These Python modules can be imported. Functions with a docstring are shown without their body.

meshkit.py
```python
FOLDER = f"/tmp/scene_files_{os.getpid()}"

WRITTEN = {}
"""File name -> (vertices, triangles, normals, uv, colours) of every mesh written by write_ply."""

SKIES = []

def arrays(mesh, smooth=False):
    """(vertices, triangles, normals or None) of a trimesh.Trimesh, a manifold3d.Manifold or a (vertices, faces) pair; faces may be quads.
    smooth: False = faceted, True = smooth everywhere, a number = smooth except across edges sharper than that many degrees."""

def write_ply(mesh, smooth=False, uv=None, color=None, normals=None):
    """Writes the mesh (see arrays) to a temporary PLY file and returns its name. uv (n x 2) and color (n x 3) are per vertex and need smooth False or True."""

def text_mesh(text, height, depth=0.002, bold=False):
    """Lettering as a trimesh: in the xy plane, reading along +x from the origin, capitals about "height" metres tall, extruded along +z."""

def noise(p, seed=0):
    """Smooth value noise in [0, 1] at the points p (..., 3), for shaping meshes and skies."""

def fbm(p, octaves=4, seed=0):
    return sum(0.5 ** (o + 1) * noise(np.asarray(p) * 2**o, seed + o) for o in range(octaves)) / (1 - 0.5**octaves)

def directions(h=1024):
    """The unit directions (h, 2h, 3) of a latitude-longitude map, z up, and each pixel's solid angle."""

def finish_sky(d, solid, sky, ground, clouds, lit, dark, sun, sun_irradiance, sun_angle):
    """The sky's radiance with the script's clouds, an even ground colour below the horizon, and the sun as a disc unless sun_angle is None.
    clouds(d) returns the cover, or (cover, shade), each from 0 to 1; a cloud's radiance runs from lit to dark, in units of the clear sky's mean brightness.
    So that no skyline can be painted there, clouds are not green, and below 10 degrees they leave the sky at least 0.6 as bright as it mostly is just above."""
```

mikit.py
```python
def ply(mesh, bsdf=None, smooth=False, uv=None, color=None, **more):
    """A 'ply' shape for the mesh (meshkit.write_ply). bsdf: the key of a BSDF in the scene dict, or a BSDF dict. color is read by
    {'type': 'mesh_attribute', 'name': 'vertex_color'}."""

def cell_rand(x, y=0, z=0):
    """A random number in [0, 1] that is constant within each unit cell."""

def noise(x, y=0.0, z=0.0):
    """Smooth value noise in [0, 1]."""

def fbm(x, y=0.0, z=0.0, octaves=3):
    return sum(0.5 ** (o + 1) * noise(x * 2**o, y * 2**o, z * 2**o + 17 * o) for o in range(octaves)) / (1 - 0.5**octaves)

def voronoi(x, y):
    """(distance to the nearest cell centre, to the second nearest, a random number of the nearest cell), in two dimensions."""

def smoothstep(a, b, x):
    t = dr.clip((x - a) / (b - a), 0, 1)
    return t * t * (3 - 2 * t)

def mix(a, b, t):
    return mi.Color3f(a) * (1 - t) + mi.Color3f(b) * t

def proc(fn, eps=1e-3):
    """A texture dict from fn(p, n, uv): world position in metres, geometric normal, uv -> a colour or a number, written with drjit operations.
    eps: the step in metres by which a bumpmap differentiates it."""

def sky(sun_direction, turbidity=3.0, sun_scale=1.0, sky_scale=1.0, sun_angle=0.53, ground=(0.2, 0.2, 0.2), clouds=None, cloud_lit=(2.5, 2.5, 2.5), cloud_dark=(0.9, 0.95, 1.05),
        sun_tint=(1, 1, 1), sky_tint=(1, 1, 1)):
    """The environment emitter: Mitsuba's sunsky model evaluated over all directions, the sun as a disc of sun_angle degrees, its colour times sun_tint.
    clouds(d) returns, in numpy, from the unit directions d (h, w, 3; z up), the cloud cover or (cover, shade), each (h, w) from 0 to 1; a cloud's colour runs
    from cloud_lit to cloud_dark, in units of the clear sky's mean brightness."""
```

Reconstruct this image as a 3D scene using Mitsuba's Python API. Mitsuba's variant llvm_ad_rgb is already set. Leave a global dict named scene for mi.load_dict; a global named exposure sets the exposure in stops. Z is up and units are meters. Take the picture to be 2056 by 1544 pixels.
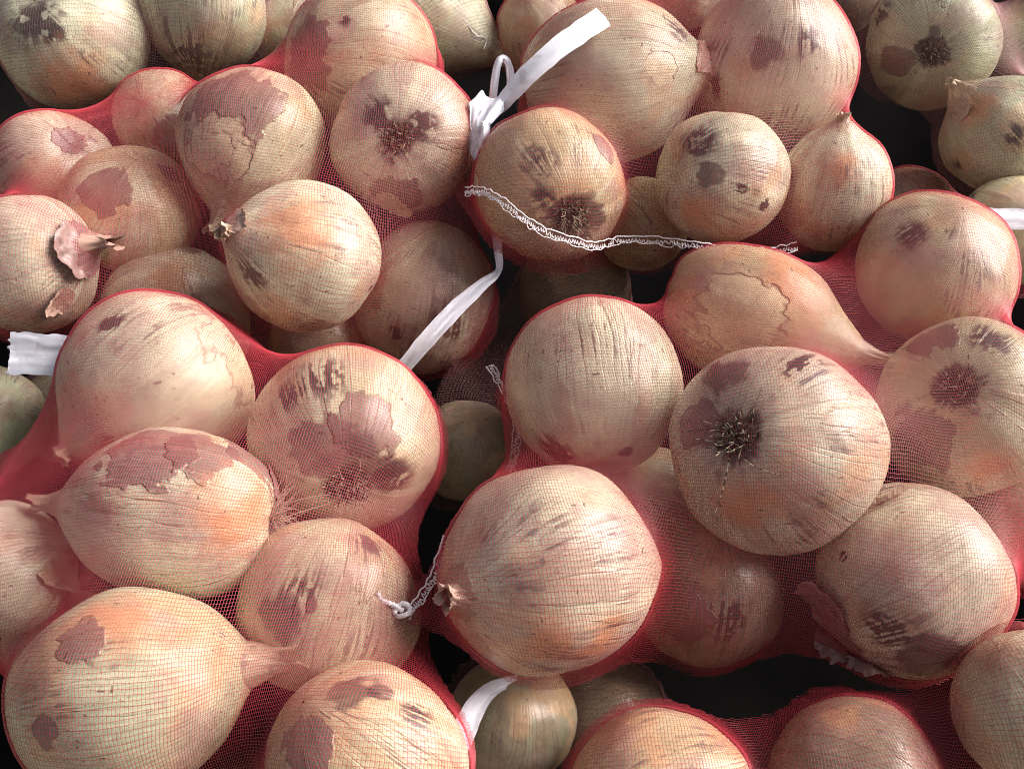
import math
import numpy as np, trimesh, shapely, drjit as dr
import mitsuba as mi
import mikit, meshkit
from scipy import ndimage
from mikit import proc, noise, fbm, smoothstep, mix

T = mi.ScalarTransform4f
scene, labels = {}, {}

# ---------------------------------------------------------------- camera, light, exposure
PITCH = math.radians(57)
CAM = np.array([0.0, -0.30619, 0.47149])
FWD = np.array([0, math.cos(PITCH), -math.sin(PITCH)])
UP = np.array([0, math.sin(PITCH), math.cos(PITCH)])
scene['camera'] = {'type': 'perspective', 'fov': 50.0, 'fov_axis': 'x', 'near_clip': 0.02, 'far_clip': 50.0,
                   'to_world': T().look_at(origin=CAM.tolist(), target=(CAM + FWD).tolist(), up=UP.tolist())}
scene['sky_light'] = mikit.sky((0.82, 0.30, 0.50), turbidity=3, sun_scale=1.0, sun_angle=46, sky_scale=0.21, sun_tint=(.79, .91, 1.28),
                               clouds=lambda d: 1.0, cloud_lit=(1.9, 2.05, 2.3), ground=(0.05, 0.045, 0.04))
exposure = 3.2

# ---------------------------------------------------------------- materials
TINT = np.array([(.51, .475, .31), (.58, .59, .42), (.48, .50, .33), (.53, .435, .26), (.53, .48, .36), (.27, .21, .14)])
ONIONS = [
    ('5a', 5, (-0.2818, 0.267, 0.0005), 0.0458, 1.0, (0.208, 0.338, -0.918), 1, 0, 0, [(-0.19, -0.62, 0.76, np.float64(0.38), 0), (0.1, -0.73, 0.68, np.float64(0.17), 0), (0.22, -0.98, -0.02, np.float64(0.52), 3)], 'pale onion with grey dirt on its top, at the back left corner'),
    ('5b', 5, (-0.2032, 0.297, 0.0001), 0.041, 1.1, (-0.06, -0.744, -0.666), 2, 0.1, 0, [(-0.09, -0.99, -0.11, np.float64(0.44), 0)], 'greenish pale onion pointing its neck downward, second along the back row'),
    ('5c', 5, (-0.1536, 0.3192, -0.0416), 0.0279, 1.0, (0.167, -0.396, 0.903), 2, 0, 0, [], 'dark greenish onion sunk behind the two pale onions of the back row'),
    ('5d', 5, (-0.1389, 0.3742, -0.0293), 0.034, 1.0, (0.366, -0.192, 0.911), 0, 0, 0, [], 'onion half cut by the top edge, just behind the purple-patched onion'),
    ('6a', 6, (-0.0646, 0.3219, -0.0248), 0.044, 1.0, (0.885, -0.41, -0.222), 2, 0.45, 0, [], 'shadowed green onion with tapering neck ending at a loose white hem'),
    ('1a', 1, (-0.2787, 0.1667, -0.0192), 0.037, 0.95, (-0.579, 0.079, -0.811), 4, 0, 0, [(0.56, -0.03, 0.83, np.float64(0.25), 1)], 'dim pinkish onion with a round scar under red net at the left edge'),
    ('1b', 1, (-0.2237, 0.2177, -0.0228), 0.0298, 1.0, (-0.036, -0.473, 0.88), 0, 0, 0, [(0.51, -0.81, 0.29, np.float64(0.43), 1)], 'small tan onion half hidden below the top hem line of the left bag'),
    ('1c', 1, (-0.1499, 0.1568, 0.0143), 0.0423, 1.0, (-0.292, -0.919, -0.266), 0, 0.2, 0, [(-0.06, -0.13, 0.99, np.float64(0.58), 1), (-0.3, -0.69, 0.66, np.float64(0.42), 2)], 'tan onion with a purple cap and a cream bare strip, centre of upper left bag'),
    ('1d', 1, (-0.0955, 0.2431, 0.0007), 0.0478, 1.0, (0.748, 0.426, -0.51), 0, 0, 0, [(-0.59, -0.54, 0.6, np.float64(0.45), 1), (-0.07, -0.36, 0.93, np.float64(0.11), 0)], 'round onion with dark purple skin on its shoulder at the crest of left bag'),
    ('1e', 1, (-0.0627, 0.163, 0.0121), 0.0424, 1.0, (0.004, 0.715, -0.699), 4, 0, 1, [(-0.03, -0.76, 0.65, np.float64(0.29), 0), (-0.24, -0.48, 0.85, np.float64(0.26), 0), (0.31, -0.54, 0.79, np.float64(0.23), 0), (-0.1, -0.99, -0.09, np.float64(0.34), 1)], 'onion with a large brown root smear beside the knotted white tie'),
    ('1f', 1, (-0.2217, 0.1275, -0.0093), 0.0399, 0.86, (0.3, 0.205, 0.932), 3, 0, 0, [(-0.11, -0.39, 0.91, np.float64(0.4), 1), (0.77, 0.28, 0.57, np.float64(0.22), 1)], 'squat orange onion with torn grey skin behind the onion with the papery flap'),
    ('1g', 1, (-0.2618, 0.0721, 0.0085), 0.0371, 1.0, (0.937, 0.062, 0.345), 4, 0.3, 0, [], 'pink onion cut by the left edge with a big crinkled papery flap'),
    ('1h', 1, (-0.1117, 0.0752, 0.0119), 0.0395, 1.05, (-0.703, -0.222, 0.676), 1, 0.1, 0, [(-0.53, -0.68, 0.51, np.float64(0.27), 0), (0.11, -0.32, 0.94, np.float64(0.51), 3), (0.89, -0.44, -0.12, np.float64(0.06), 0)], 'shiny round onion with a papery broken neck on its left, orange streaked'),
    ('1i', 1, (-0.1966, 0.0734, -0.0455), 0.0435, 0.95, (0.313, 0.151, 0.938), 4, 0, 0, [(0.26, -0.03, 0.97, np.float64(0.33), 3)], 'plain dull onion wedged below the shiny onion and behind the cream one'),
    ('1j', 1, (-0.053, 0.0947, -0.0518), 0.0411, 1.1, (0.253, 0.439, 0.862), 4, 0, 0, [(0.4, -0.74, 0.53, np.float64(0.4), 0), (-0.34, -0.87, 0.37, np.float64(0.09), 0)], 'shadowed plum-toned onion low in the central hollow under the hanging white strip'),
    ('1k', 1, (-0.1164, 0.0754, -0.0709), 0.03, 1.0, (0.374, -0.346, 0.86), 5, 0, 0, [], 'dark onion deep in the gap under the shiny round onion'),
    ('2a', 2, (0.0589, 0.214, 0.0091), 0.0492, 1.1, (0.972, -0.057, 0.226), 1, 0.12, 1, [(0.69, 0.05, 0.72, np.float64(0.22), 0), (0.53, -0.54, 0.66, np.float64(0.19), 2)], 'big oblong cream onion with veins running to a dirty dark tip'),
    ('2b', 2, (0.1601, 0.2298, 0.009), 0.0499, 1.0, (0.092, 0.413, 0.906), 4, 0, 0, [(-0.23, -0.65, 0.72, np.float64(0.22), 5), (-0.78, -0.32, 0.53, np.float64(0.2), 0), (0.21, -0.58, 0.79, np.float64(0.23), 0), (-0.81, -0.56, 0.18, np.float64(0.19), 0)], 'large pink onion with a black torn patch, back of the middle bag'),
    ('2c', 2, (0.021, 0.1242, 0.0142), 0.0425, 1.0, (-0.259, 0.89, -0.375), 3, 0, 1, [(0.36, -0.88, 0.32, np.float64(0.34), 5), (-0.17, -0.41, 0.89, np.float64(0.28), 0), (-0.02, -0.85, 0.52, np.float64(0.33), 0), (0.69, 0.01, 0.73, np.float64(0.17), 1)], 'orange onion with soil-caked roots crossed by the white stitched hem'),
    ('2d', 2, (0.1188, 0.1301, 0.0136), 0.0369, 1.02, (0.858, 0.194, -0.476), 1, 0, 0, [(-0.5, -0.13, 0.86, np.float64(0.32), 0), (-0.36, -0.6, 0.71, np.float64(0.21), 5), (0.1, -0.78, 0.62, np.float64(0.11), 0), (0.49, -0.82, 0.3, np.float64(0.1), 0), (-0.48, -0.86, 0.16, np.float64(0.31), 3)], 'pale onion spotted with dark soil marks in the front of the middle bag'),
    ('2e', 2, (0.1855, 0.1351, -0.0007), 0.0326, 1.08, (0.029, 0.505, 0.863), 1, 0.08, 0, [(-0.14, -0.37, 0.92, np.float64(0.31), 3)], 'clean striped onion with glossy side, rightmost in the middle bag'),
    ('2f', 2, (0.0801, 0.1439, -0.0409), 0.029, 1.0, (0.46, -0.871, 0.174), 3, 0, 0, [], 'small orange onion deep between the soil-caked and the spotted onion'),
    ('2g', 2, (0.0195, 0.31, -0.0306), 0.0302, 1.0, (-0.373, -0.004, 0.928), 0, 0, 0, [], 'tan onion behind the big oblong onion near the loose ribbon end'),
    ('2h', 2, (0.1176, 0.3379, -0.0105), 0.0325, 1.0, (0.251, -0.252, 0.935), 4, 0, 0, [], 'onion at the top edge between the oblong onion and the black-patched one'),
    ('7a', 7, (0.2754, 0.2738, -0.01), 0.0417, 0.97, (0.321, 0.816, -0.48), 2, 0, 1, [(-0.34, -0.6, 0.72, np.float64(0.12), 5), (-0.74, -0.65, 0.15, np.float64(0.28), 1), (-0.89, 0.08, 0.45, np.float64(0.23), 0)], 'grey-green onion with a small dark root spot in the back right bag'),
    ('7b', 7, (0.3602, 0.2972, -0.0256), 0.0324, 1.0, (-0.069, -0.516, 0.854), 2, 0, 0, [], 'onion cut by the right edge beside the grey-green root-spotted onion'),
    ('7c', 7, (0.3009, 0.1928, -0.0129), 0.0362, 0.92, (-0.717, 0.456, 0.527), 2, 0.15, 0, [(-0.16, -0.72, 0.68, np.float64(0.22), 0), (-0.7, -0.11, 0.71, np.float64(0.34), 3), (-0.8, -0.58, -0.16, np.float64(0.15), 0)], 'brown-spotted onion with a torn neck at the right edge of the back bag'),
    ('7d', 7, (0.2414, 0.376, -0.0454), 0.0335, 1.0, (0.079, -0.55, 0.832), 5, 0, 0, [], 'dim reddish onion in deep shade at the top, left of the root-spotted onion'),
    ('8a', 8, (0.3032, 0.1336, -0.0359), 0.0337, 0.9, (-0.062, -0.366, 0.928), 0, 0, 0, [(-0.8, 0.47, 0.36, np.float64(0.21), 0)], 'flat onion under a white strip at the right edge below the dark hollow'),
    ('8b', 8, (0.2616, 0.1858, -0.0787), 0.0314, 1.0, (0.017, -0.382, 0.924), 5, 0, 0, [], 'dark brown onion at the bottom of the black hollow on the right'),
    ('3a', 3, (0.0419, -0.004, 0.0025), 0.0437, 1.03, (-0.079, 0.982, 0.174), 1, 0, 0, [(-0.45, -0.89, 0.12, np.float64(0.26), 0), (0.28, -0.94, 0.21, np.float64(0.03), 0)], 'large smooth plain cream onion at the middle of the picture'),
    ('3b', 3, (0.1269, 0.0489, -0.0061), 0.0366, 1.3, (0.896, -0.443, 0.038), 3, 0.36, 0, [(0.47, -0.08, 0.88, np.float64(0.44), 3), (-0.33, -0.6, 0.73, np.float64(0.59), 2)], 'long onion lying sideways with its neck tip pointing right, behind the bright root onion'),
    ('3c', 3, (0.235, 0.0802, -0.0058), 0.0442, 0.9, (0.085, 0.196, 0.977), 0, 0, 0, [(-0.1, -0.21, 0.97, np.float64(0.15), 0), (-0.57, -0.07, 0.82, np.float64(0.25), 0)], 'tan onion at the red crest of the right bag with two grey smudges'),
    ('3d', 3, (0.1228, -0.0521, 0.0248), 0.0483, 0.98, (0.572, 0.284, -0.769), 4, 0, 1, [(-0.54, 0.37, 0.75, np.float64(0.25), 5), (-0.84, -0.03, 0.54, np.float64(0.24), 1), (0.05, 0.34, 0.94, np.float64(0.12), 0), (0.4, -0.07, 0.91, np.float64(0.06), 1), (0.14, 0.31, 0.94, np.float64(0.29), 0), (-0.44, -0.79, 0.42, np.float64(0.34), 3)], 'brightest onion, its dark hairy root disc facing out below a black stain'),
    ('3e', 3, (0.2299, -0.0146, 0.0004), 0.0446, 1.05, (0.466, 0.259, -0.846), 0, 0, 1, [(-0.45, -0.24, 0.86, np.float64(0.2), 5), (-0.56, 0.4, 0.72, np.float64(0.28), 1), (-0.07, 0.19, 0.98, np.float64(0.25), 0), (-0.75, -0.58, 0.33, np.float64(0.34), 1), (-0.16, -0.91, 0.39, np.float64(0.25), 3)], 'tan onion with a round brown root disc at the right edge'),
    ('3f', 3, (0.0166, -0.1096, 0.0171), 0.0464, 1.02, (-0.766, -0.415, 0.491), 4, 0.06, 0, [(-0.79, -0.41, 0.45, np.float64(0.21), 1), (0.45, -0.85, 0.28, np.float64(0.29), 3), (-0.04, -0.88, 0.48, np.float64(0.24), 3)], 'large glossy pink onion with hollow dry neck facing left, by the knotted white cord'),
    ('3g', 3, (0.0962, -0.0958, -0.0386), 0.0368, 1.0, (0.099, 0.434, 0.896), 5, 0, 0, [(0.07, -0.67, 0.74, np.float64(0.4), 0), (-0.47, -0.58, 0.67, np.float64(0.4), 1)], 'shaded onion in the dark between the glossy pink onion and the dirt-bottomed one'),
    ('3h', 3, (0.1876, -0.1018, -0.012), 0.0449, 0.95, (-0.853, -0.405, -0.329), 4, 0, 0, [(-0.49, -0.75, 0.46, np.float64(0.31), 0), (-0.13, -0.95, 0.3, np.float64(0.31), 5), (-0.76, -0.57, -0.31, np.float64(0.36), 5), (-0.83, 0.01, 0.56, np.float64(0.03), 0)], 'mauve onion with a muddy ragged bottom at lower right'),
    ('3i', 3, (0.0748, -0.0398, -0.0547), 0.0292, 1.0, (-0.58, 0.3, 0.757), 1, 0, 0, [], 'pale onion hidden low between the plain cream onion and the bright root onion'),
    ('3j', 3, (0.2652, -0.052, -0.0537), 0.0341, 1.0, (0.187, -0.212, 0.959), 5, 0, 0, [], 'dim onion low at the right edge under the round root disc onion'),
    ('9a', 9, (0.2231, -0.1692, 0.0068), 0.0336, 1.0, (-0.582, 0.508, 0.635), 0, 0, 0, [], 'onion at the bottom right corner under a tight red net edge'),
    ('9b', 9, (0.0647, -0.2016, -0.0251), 0.0407, 1.0, (0.935, 0.333, -0.119), 3, 0, 0, [], 'tan onion rising from the bottom edge right of the dark gap'),
    ('9c', 9, (0.1485, -0.1933, -0.0208), 0.0365, 1.0, (-0.832, 0.404, -0.38), 5, 0, 0, [], 'onion at the bottom edge below the muddy mauve onion'),
    ('4a', 4, (-0.1829, 0.0005, -0.0023), 0.0501, 0.92, (-0.671, -0.739, 0.051), 1, 0.08, 0, [(-0.23, -0.92, 0.3, np.float64(0.23), 0), (0.89, 0.34, 0.29, np.float64(0.59), 2), (-0.23, 0.11, 0.97, np.float64(0.15), 0)], 'large pale cream onion with a cracked skin line, crest of the lower left bag'),
    ('4b', 4, (-0.0828, -0.0348, 0.0027), 0.046, 0.97, (-0.18, 0.861, -0.476), 0, 0, 1, [(0.62, -0.67, 0.41, np.float64(0.27), 0), (0.41, -0.3, 0.86, np.float64(0.35), 1), (-0.14, 0.13, 0.98, np.float64(0.33), 0), (0.27, -0.72, 0.65, np.float64(0.34), 5), (-0.49, -0.01, 0.87, np.float64(0.21), 0), (-0.09, -0.56, 0.82, np.float64(0.32), 1)], 'onion with purple and brown root-side skin, peak of the lower left bag'),
    ('4c', 4, (-0.1526, -0.084, 0.0227), 0.0387, 1.22, (-0.996, 0.061, 0.065), 1, 0.2, 1, [(-0.12, 0.3, 0.95, np.float64(0.49), 1), (0.42, 0.33, 0.84, np.float64(0.35), 1), (0.82, 0.47, 0.32, np.float64(0.35), 1), (0.95, 0.3, -0.07, np.float64(0.27), 1), (0.8, -0.31, 0.51, np.float64(0.44), 3)], 'wide cream onion lying sideways with a tuft of hair roots on its right'),
    ('4d', 4, (-0.2314, -0.1047, 0.0064), 0.0305, 1.0, (0.904, 0.342, 0.258), 4, 0.3, 0, [], 'small onion cut by the left edge beside the wide sideways onion'),
    ('4e', 4, (-0.1584, -0.1641, 0.0187), 0.0422, 1.15, (0.977, 0.215, 0.014), 2, 0.33, 0, [(0.75, 0.05, 0.66, np.float64(0.34), 3), (0.07, 0.34, 0.94, np.float64(0.37), 3), (-0.48, -0.56, 0.67, np.float64(0.19), 1), (-0.14, 0.12, 0.98, np.float64(0.25), 1)], 'very large greenish ribbed onion with a cut neck stub at bottom left'),
    ('4f', 4, (-0.0827, -0.1205, -0.0001), 0.0413, 0.95, (0.211, 0.903, 0.374), 0, 0, 0, [(-0.36, -0.42, 0.83, np.float64(0.27), 5), (-0.15, -0.23, 0.96, np.float64(0.32), 0), (0.01, -0.33, 0.94, np.float64(0.14), 1), (0.49, 0.45, 0.74, np.float64(0.23), 0)], 'tan onion with brown scars between the wide onion and the knotted cord'),
    ('4g', 4, (-0.0571, -0.1924, 0.0137), 0.0383, 1.1, (-0.531, 0.33, 0.78), 3, 0, 0, [(0.53, 0.25, 0.81, np.float64(0.24), 0), (-0.15, 0.43, 0.89, np.float64(0.22), 5), (0.13, 0.5, 0.85, np.float64(0.16), 5), (-0.5, -0.05, 0.87, np.float64(0.26), 1)], 'orange tan onion with a dark oblong soil mark at the bottom edge'),
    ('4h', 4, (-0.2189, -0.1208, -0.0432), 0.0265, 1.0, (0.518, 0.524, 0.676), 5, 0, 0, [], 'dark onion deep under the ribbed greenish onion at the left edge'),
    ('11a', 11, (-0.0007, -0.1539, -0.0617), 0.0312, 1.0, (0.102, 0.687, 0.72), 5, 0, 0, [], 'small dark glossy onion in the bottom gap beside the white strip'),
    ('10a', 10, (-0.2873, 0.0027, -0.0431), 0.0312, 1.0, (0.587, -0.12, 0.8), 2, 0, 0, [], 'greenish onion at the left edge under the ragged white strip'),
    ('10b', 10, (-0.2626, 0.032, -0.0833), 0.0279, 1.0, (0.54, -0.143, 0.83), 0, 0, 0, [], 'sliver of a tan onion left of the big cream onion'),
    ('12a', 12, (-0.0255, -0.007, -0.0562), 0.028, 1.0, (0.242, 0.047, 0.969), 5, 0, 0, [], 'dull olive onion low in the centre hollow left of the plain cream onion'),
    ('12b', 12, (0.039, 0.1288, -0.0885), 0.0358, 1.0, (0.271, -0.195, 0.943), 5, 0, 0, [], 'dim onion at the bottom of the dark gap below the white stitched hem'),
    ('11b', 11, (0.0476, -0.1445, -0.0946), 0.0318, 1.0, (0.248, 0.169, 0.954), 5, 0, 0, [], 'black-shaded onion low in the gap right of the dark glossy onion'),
]
FLAPS = [
    ('1g', (0.9, 0.01, 0.43), 0.48, 7, 2, 1.3),
    ('1g', (0.68, -0.73, 0.12), 0.28, 5, 1, 1.0),
    ('1e', (-0.15, -0.97, -0.21), 0.32, 4, 0, 1.2),
    ('4d', (0.9, -0.12, -0.43), 0.43, 8, 2, 1.3),
    ('3h', (-0.92, -0.39, 0.0), 0.3, 11, 2, 1.4),
    ('3h', (-0.71, -0.57, -0.42), 0.3, 11, 2, 1.4),
    ('3h', (-0.53, -0.81, -0.24), 0.24, 9, 2, 1.4),
    ('4d', (0.96, -0.14, 0.23), 0.35, 9, 0, 1.4),
    ('2a', (0.92, -0.06, 0.39), 0.24, 7, 1, 1.2),
    ('7c', (-0.86, 0.13, 0.49), 0.33, 5, 0, 1.2),
    ('4a', (-0.69, -0.72, -0.07), 0.28, 5, 2, 1.3),
    ('3h', (-0.33, 0.56, 0.76), 0.2, 7, 0, 0.7),
    ('4c', (0.96, 0.28, -0.08), 0.32, 6, 2, 1.3),
    ('1h', (-0.66, -0.21, 0.72), 0.25, 6, 1, 1.3),
]
NM = 6
_K = 8 + NM * 5
_tab = np.zeros((len(ONIONS), _K), np.float32)
for _i, _o in enumerate(ONIONS):
    _tab[_i, 0:3] = _o[2]
    _tab[_i, 3] = _o[3]
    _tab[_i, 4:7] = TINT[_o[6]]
    _tab[_i, 7] = _o[8]
    for _j, _m in enumerate(_o[9][:NM]):
        _tab[_i, 8 + 5 * _j: 13 + 5 * _j] = _m
    for _j in range(len(_o[9]), NM):
        _tab[_i, 8 + 5 * _j: 13 + 5 * _j] = (0, 0, -1, 0.001, 9)
TAB = mi.Float(_tab.ravel())


def skin_common(p, uv):
    idx = mi.UInt32(dr.clip(dr.floor(uv.x + 1e-4), 0, len(ONIONS) - 1))
    g = lambda k: dr.gather(mi.Float, TAB, idx * _K + k)
    lon = (uv.x - dr.floor(uv.x + 1e-4)) * (2 * np.pi)
    q = mi.Vector3f(p.x - g(0), p.y - g(1), p.z - g(2)) / g(3)
    return idx, g, lon, uv.y, q


def veins(idx, lon, v, q):
    """narrow dark lines running from root to neck; some long, some broken"""
    s = mi.Float(idx) * 7.3
    c, n = dr.cos(lon), dr.sin(lon)
    w = 0.10 * noise(c * 2 + s, n * 2, v * 3.0) + 0.03 * noise(c * 6 + s, n * 6, v * 9)
    a = (lon + w * 2.0) * 14.0
    line = 1 - smoothstep(0.0, 0.10, dr.abs(a - dr.floor(a) - 0.5) )
    on = smoothstep(0.45, 0.7, noise(dr.floor(a) * 3.1 + s, v * 2.2, 3.0))
    b = (lon + w) * 60
    fine = noise(b, v * 3.0 + s, 0.5) * 0.6 + noise(b * 2.3, v * 5.0, s) * 0.4
    return line * on, fine


def torn(lon, v, s, fine):
    """where the outermost layer has torn away, in strips along the grain"""
    return fbm(dr.cos(lon) * 1.9 + s * 3, dr.sin(lon) * 1.9 + s, v * 1.5 + s, octaves=5) + 0.10 * (fine - .5)


def onion_color(p, n, uv):
    idx, g, lon, v, q = skin_common(p, uv)
    s = mi.Float(idx) * 11.7
    line, fine = veins(idx, lon, v, q)
    c3 = mi.Color3f(g(4), g(5), g(6))
    # streaky tone along the meridians
    st = fbm(dr.cos(lon) * 3.5 + s, dr.sin(lon) * 3.5, v * 1.6, octaves=3)
    bl = fbm(q.x * 1.7 + s, q.y * 1.7, q.z * 1.7 + 4, octaves=3)
    col = mix(c3 * 0.66, c3 * 1.18, fine)
    col = mix(col, mi.Color3f(.68, .67, .47) * ((g(4) - .08) / .45), smoothstep(.48, .68, st) * 0.6)
    col = mix(col, mi.Color3f(.58, .34, .18), smoothstep(.54, .70, bl) * 0.50)
    col = mix(col, mi.Color3f(.40, .27, .24), smoothstep(.52, .66, fbm(q.x * 2.4 - s, q.y * 2.4 + 9, q.z * 2.4, octaves=4)) * 0.45)
    col = mix(col, c3 * mi.Color3f(.42, .36, .32), line * 0.6)
    # torn outer layer left over here and there, with a dark rim
    t = torn(lon, v, s, fine)
    rim = (1 - smoothstep(0.0, 0.012, dr.abs(t - 0.66)))
    col = mix(col, mi.Color3f(.40, .25, .18), smoothstep(.655, .685, t) * 0.45)
    col = mix(col, mi.Color3f(.16, .09, .06), rim * 0.35 * smoothstep(.4, .6, noise(q.x * 4 + s, q.y * 4, q.z * 4)))
    # placed marks
    wob = fbm(q.x * 4.5 + s, q.y * 4.5, q.z * 4.5, octaves=4) * .6 + fbm(dr.cos(lon) * 7 + s, dr.sin(lon) * 7, v * 4.0, octaves=3) * .4 - 0.5
    grit = fbm(q.x * 15 + s, q.y * 15, q.z * 15, octaves=3)
    streak = noise(lon * 34 + wob * 2, v * 7 + s, 2.0)
    streak = dr.lerp(streak, noise(q.x * 9, q.y * 9 + s, q.z * 9), smoothstep(.72, .88, v))
    for j in range(NM):
        k = 8 + 5 * j
        d = mi.Vector3f(g(k), g(k + 1), g(k + 2))
        qq = q / dr.maximum(dr.norm(q), 1e-6)
        a = dr.safe_acos(dr.dot(qq, d)) / dr.maximum(g(k + 3), 1e-3) + wob * 1.9
        kind = g(k + 4)
        is_dirt = dr.abs(kind - 0) < .5
        m0 = smoothstep(1.25, .35, a) * smoothstep(.42, .56, grit * .55 + streak * .45 + .10 * (1 - a))
        m5 = smoothstep(1.15, .8, a) * (0.62 + .38 * grit)
        m1 = smoothstep(1.06, .90, a) * (.7 + .3 * grit)
        e1 = 1 - smoothstep(0.0, .10, dr.abs(a - 0.98))
        m3 = smoothstep(1.5, .2, a)
        col = dr.select(is_dirt, mix(col, mi.Color3f(.055, .040, .038), m0 * .96), col)
        col = dr.select(dr.abs(kind - 5) < .5, mix(col, mi.Color3f(.055, .040, .038), m5 * .92), col)
        skinc = mix(mi.Color3f(.10, .058, .058), mi.Color3f(.29, .175, .15), streak * .6 + fine * .4)
        col = dr.select(dr.abs(kind - 1) < .5, mix(mix(col, skinc, m1 * .96), mi.Color3f(.10, .06, .05), e1 * .35), col)
        bare = mix(mi.Color3f(.72, .66, .44), mi.Color3f(.60, .50, .30), fine)
        col = dr.select(dr.abs(kind - 2) < .5, mix(mix(col, bare, m1 * .75), mi.Color3f(.18, .11, .08), e1 * .6), col)
        col = dr.select(dr.abs(kind - 3) < .5, mix(col, mi.Color3f(.62, .27, .12), m3 * .75), col)
    # root zone: dark soil ring with rays; neck zone drier and browner
    rt = smoothstep(.918, .950, v + .02 * (noise(lon * 12, s, v * 4) - .5) + wob * .12) * (.25 + .75 * g(7))
    col = mix(col, mi.Color3f(.055, .042, .036), rt * .92)
    nk = smoothstep(.14, .02, v + wob * .06)
    col = mix(col, mi.Color3f(.34, .22, .14), nk * .7)
    # soil: smudges along the grain, then specks
    sm = smoothstep(.54, .70, fbm(q.x * 1.9 + s * 2, q.y * 1.9, q.z * 1.9 - s, octaves=3)) * smoothstep(.50, .68, grit * .5 + streak * .5)
    col = mix(col, mi.Color3f(.12, .088, .082), sm * .72)
    col = col * (.74 + .34 * grit + .18 * noise(q.x * 60, q.y * 60, q.z * 60))
    # specks of soil
    sp = noise(q.x * 26 + s, q.y * 26, q.z * 26)
    spm = smoothstep(.84, .90, sp) * smoothstep(.45, .62, noise(q.x * 3 - s, q.y * 3, q.z * 3 + 7))
    col = mix(col, mi.Color3f(.11, .07, .055), spm * .8)
    return mi.Color3f(dr.clip(col.x, .01, .9), dr.clip(col.y, .01, .9), dr.clip(col.z, .01, .9))


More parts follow.
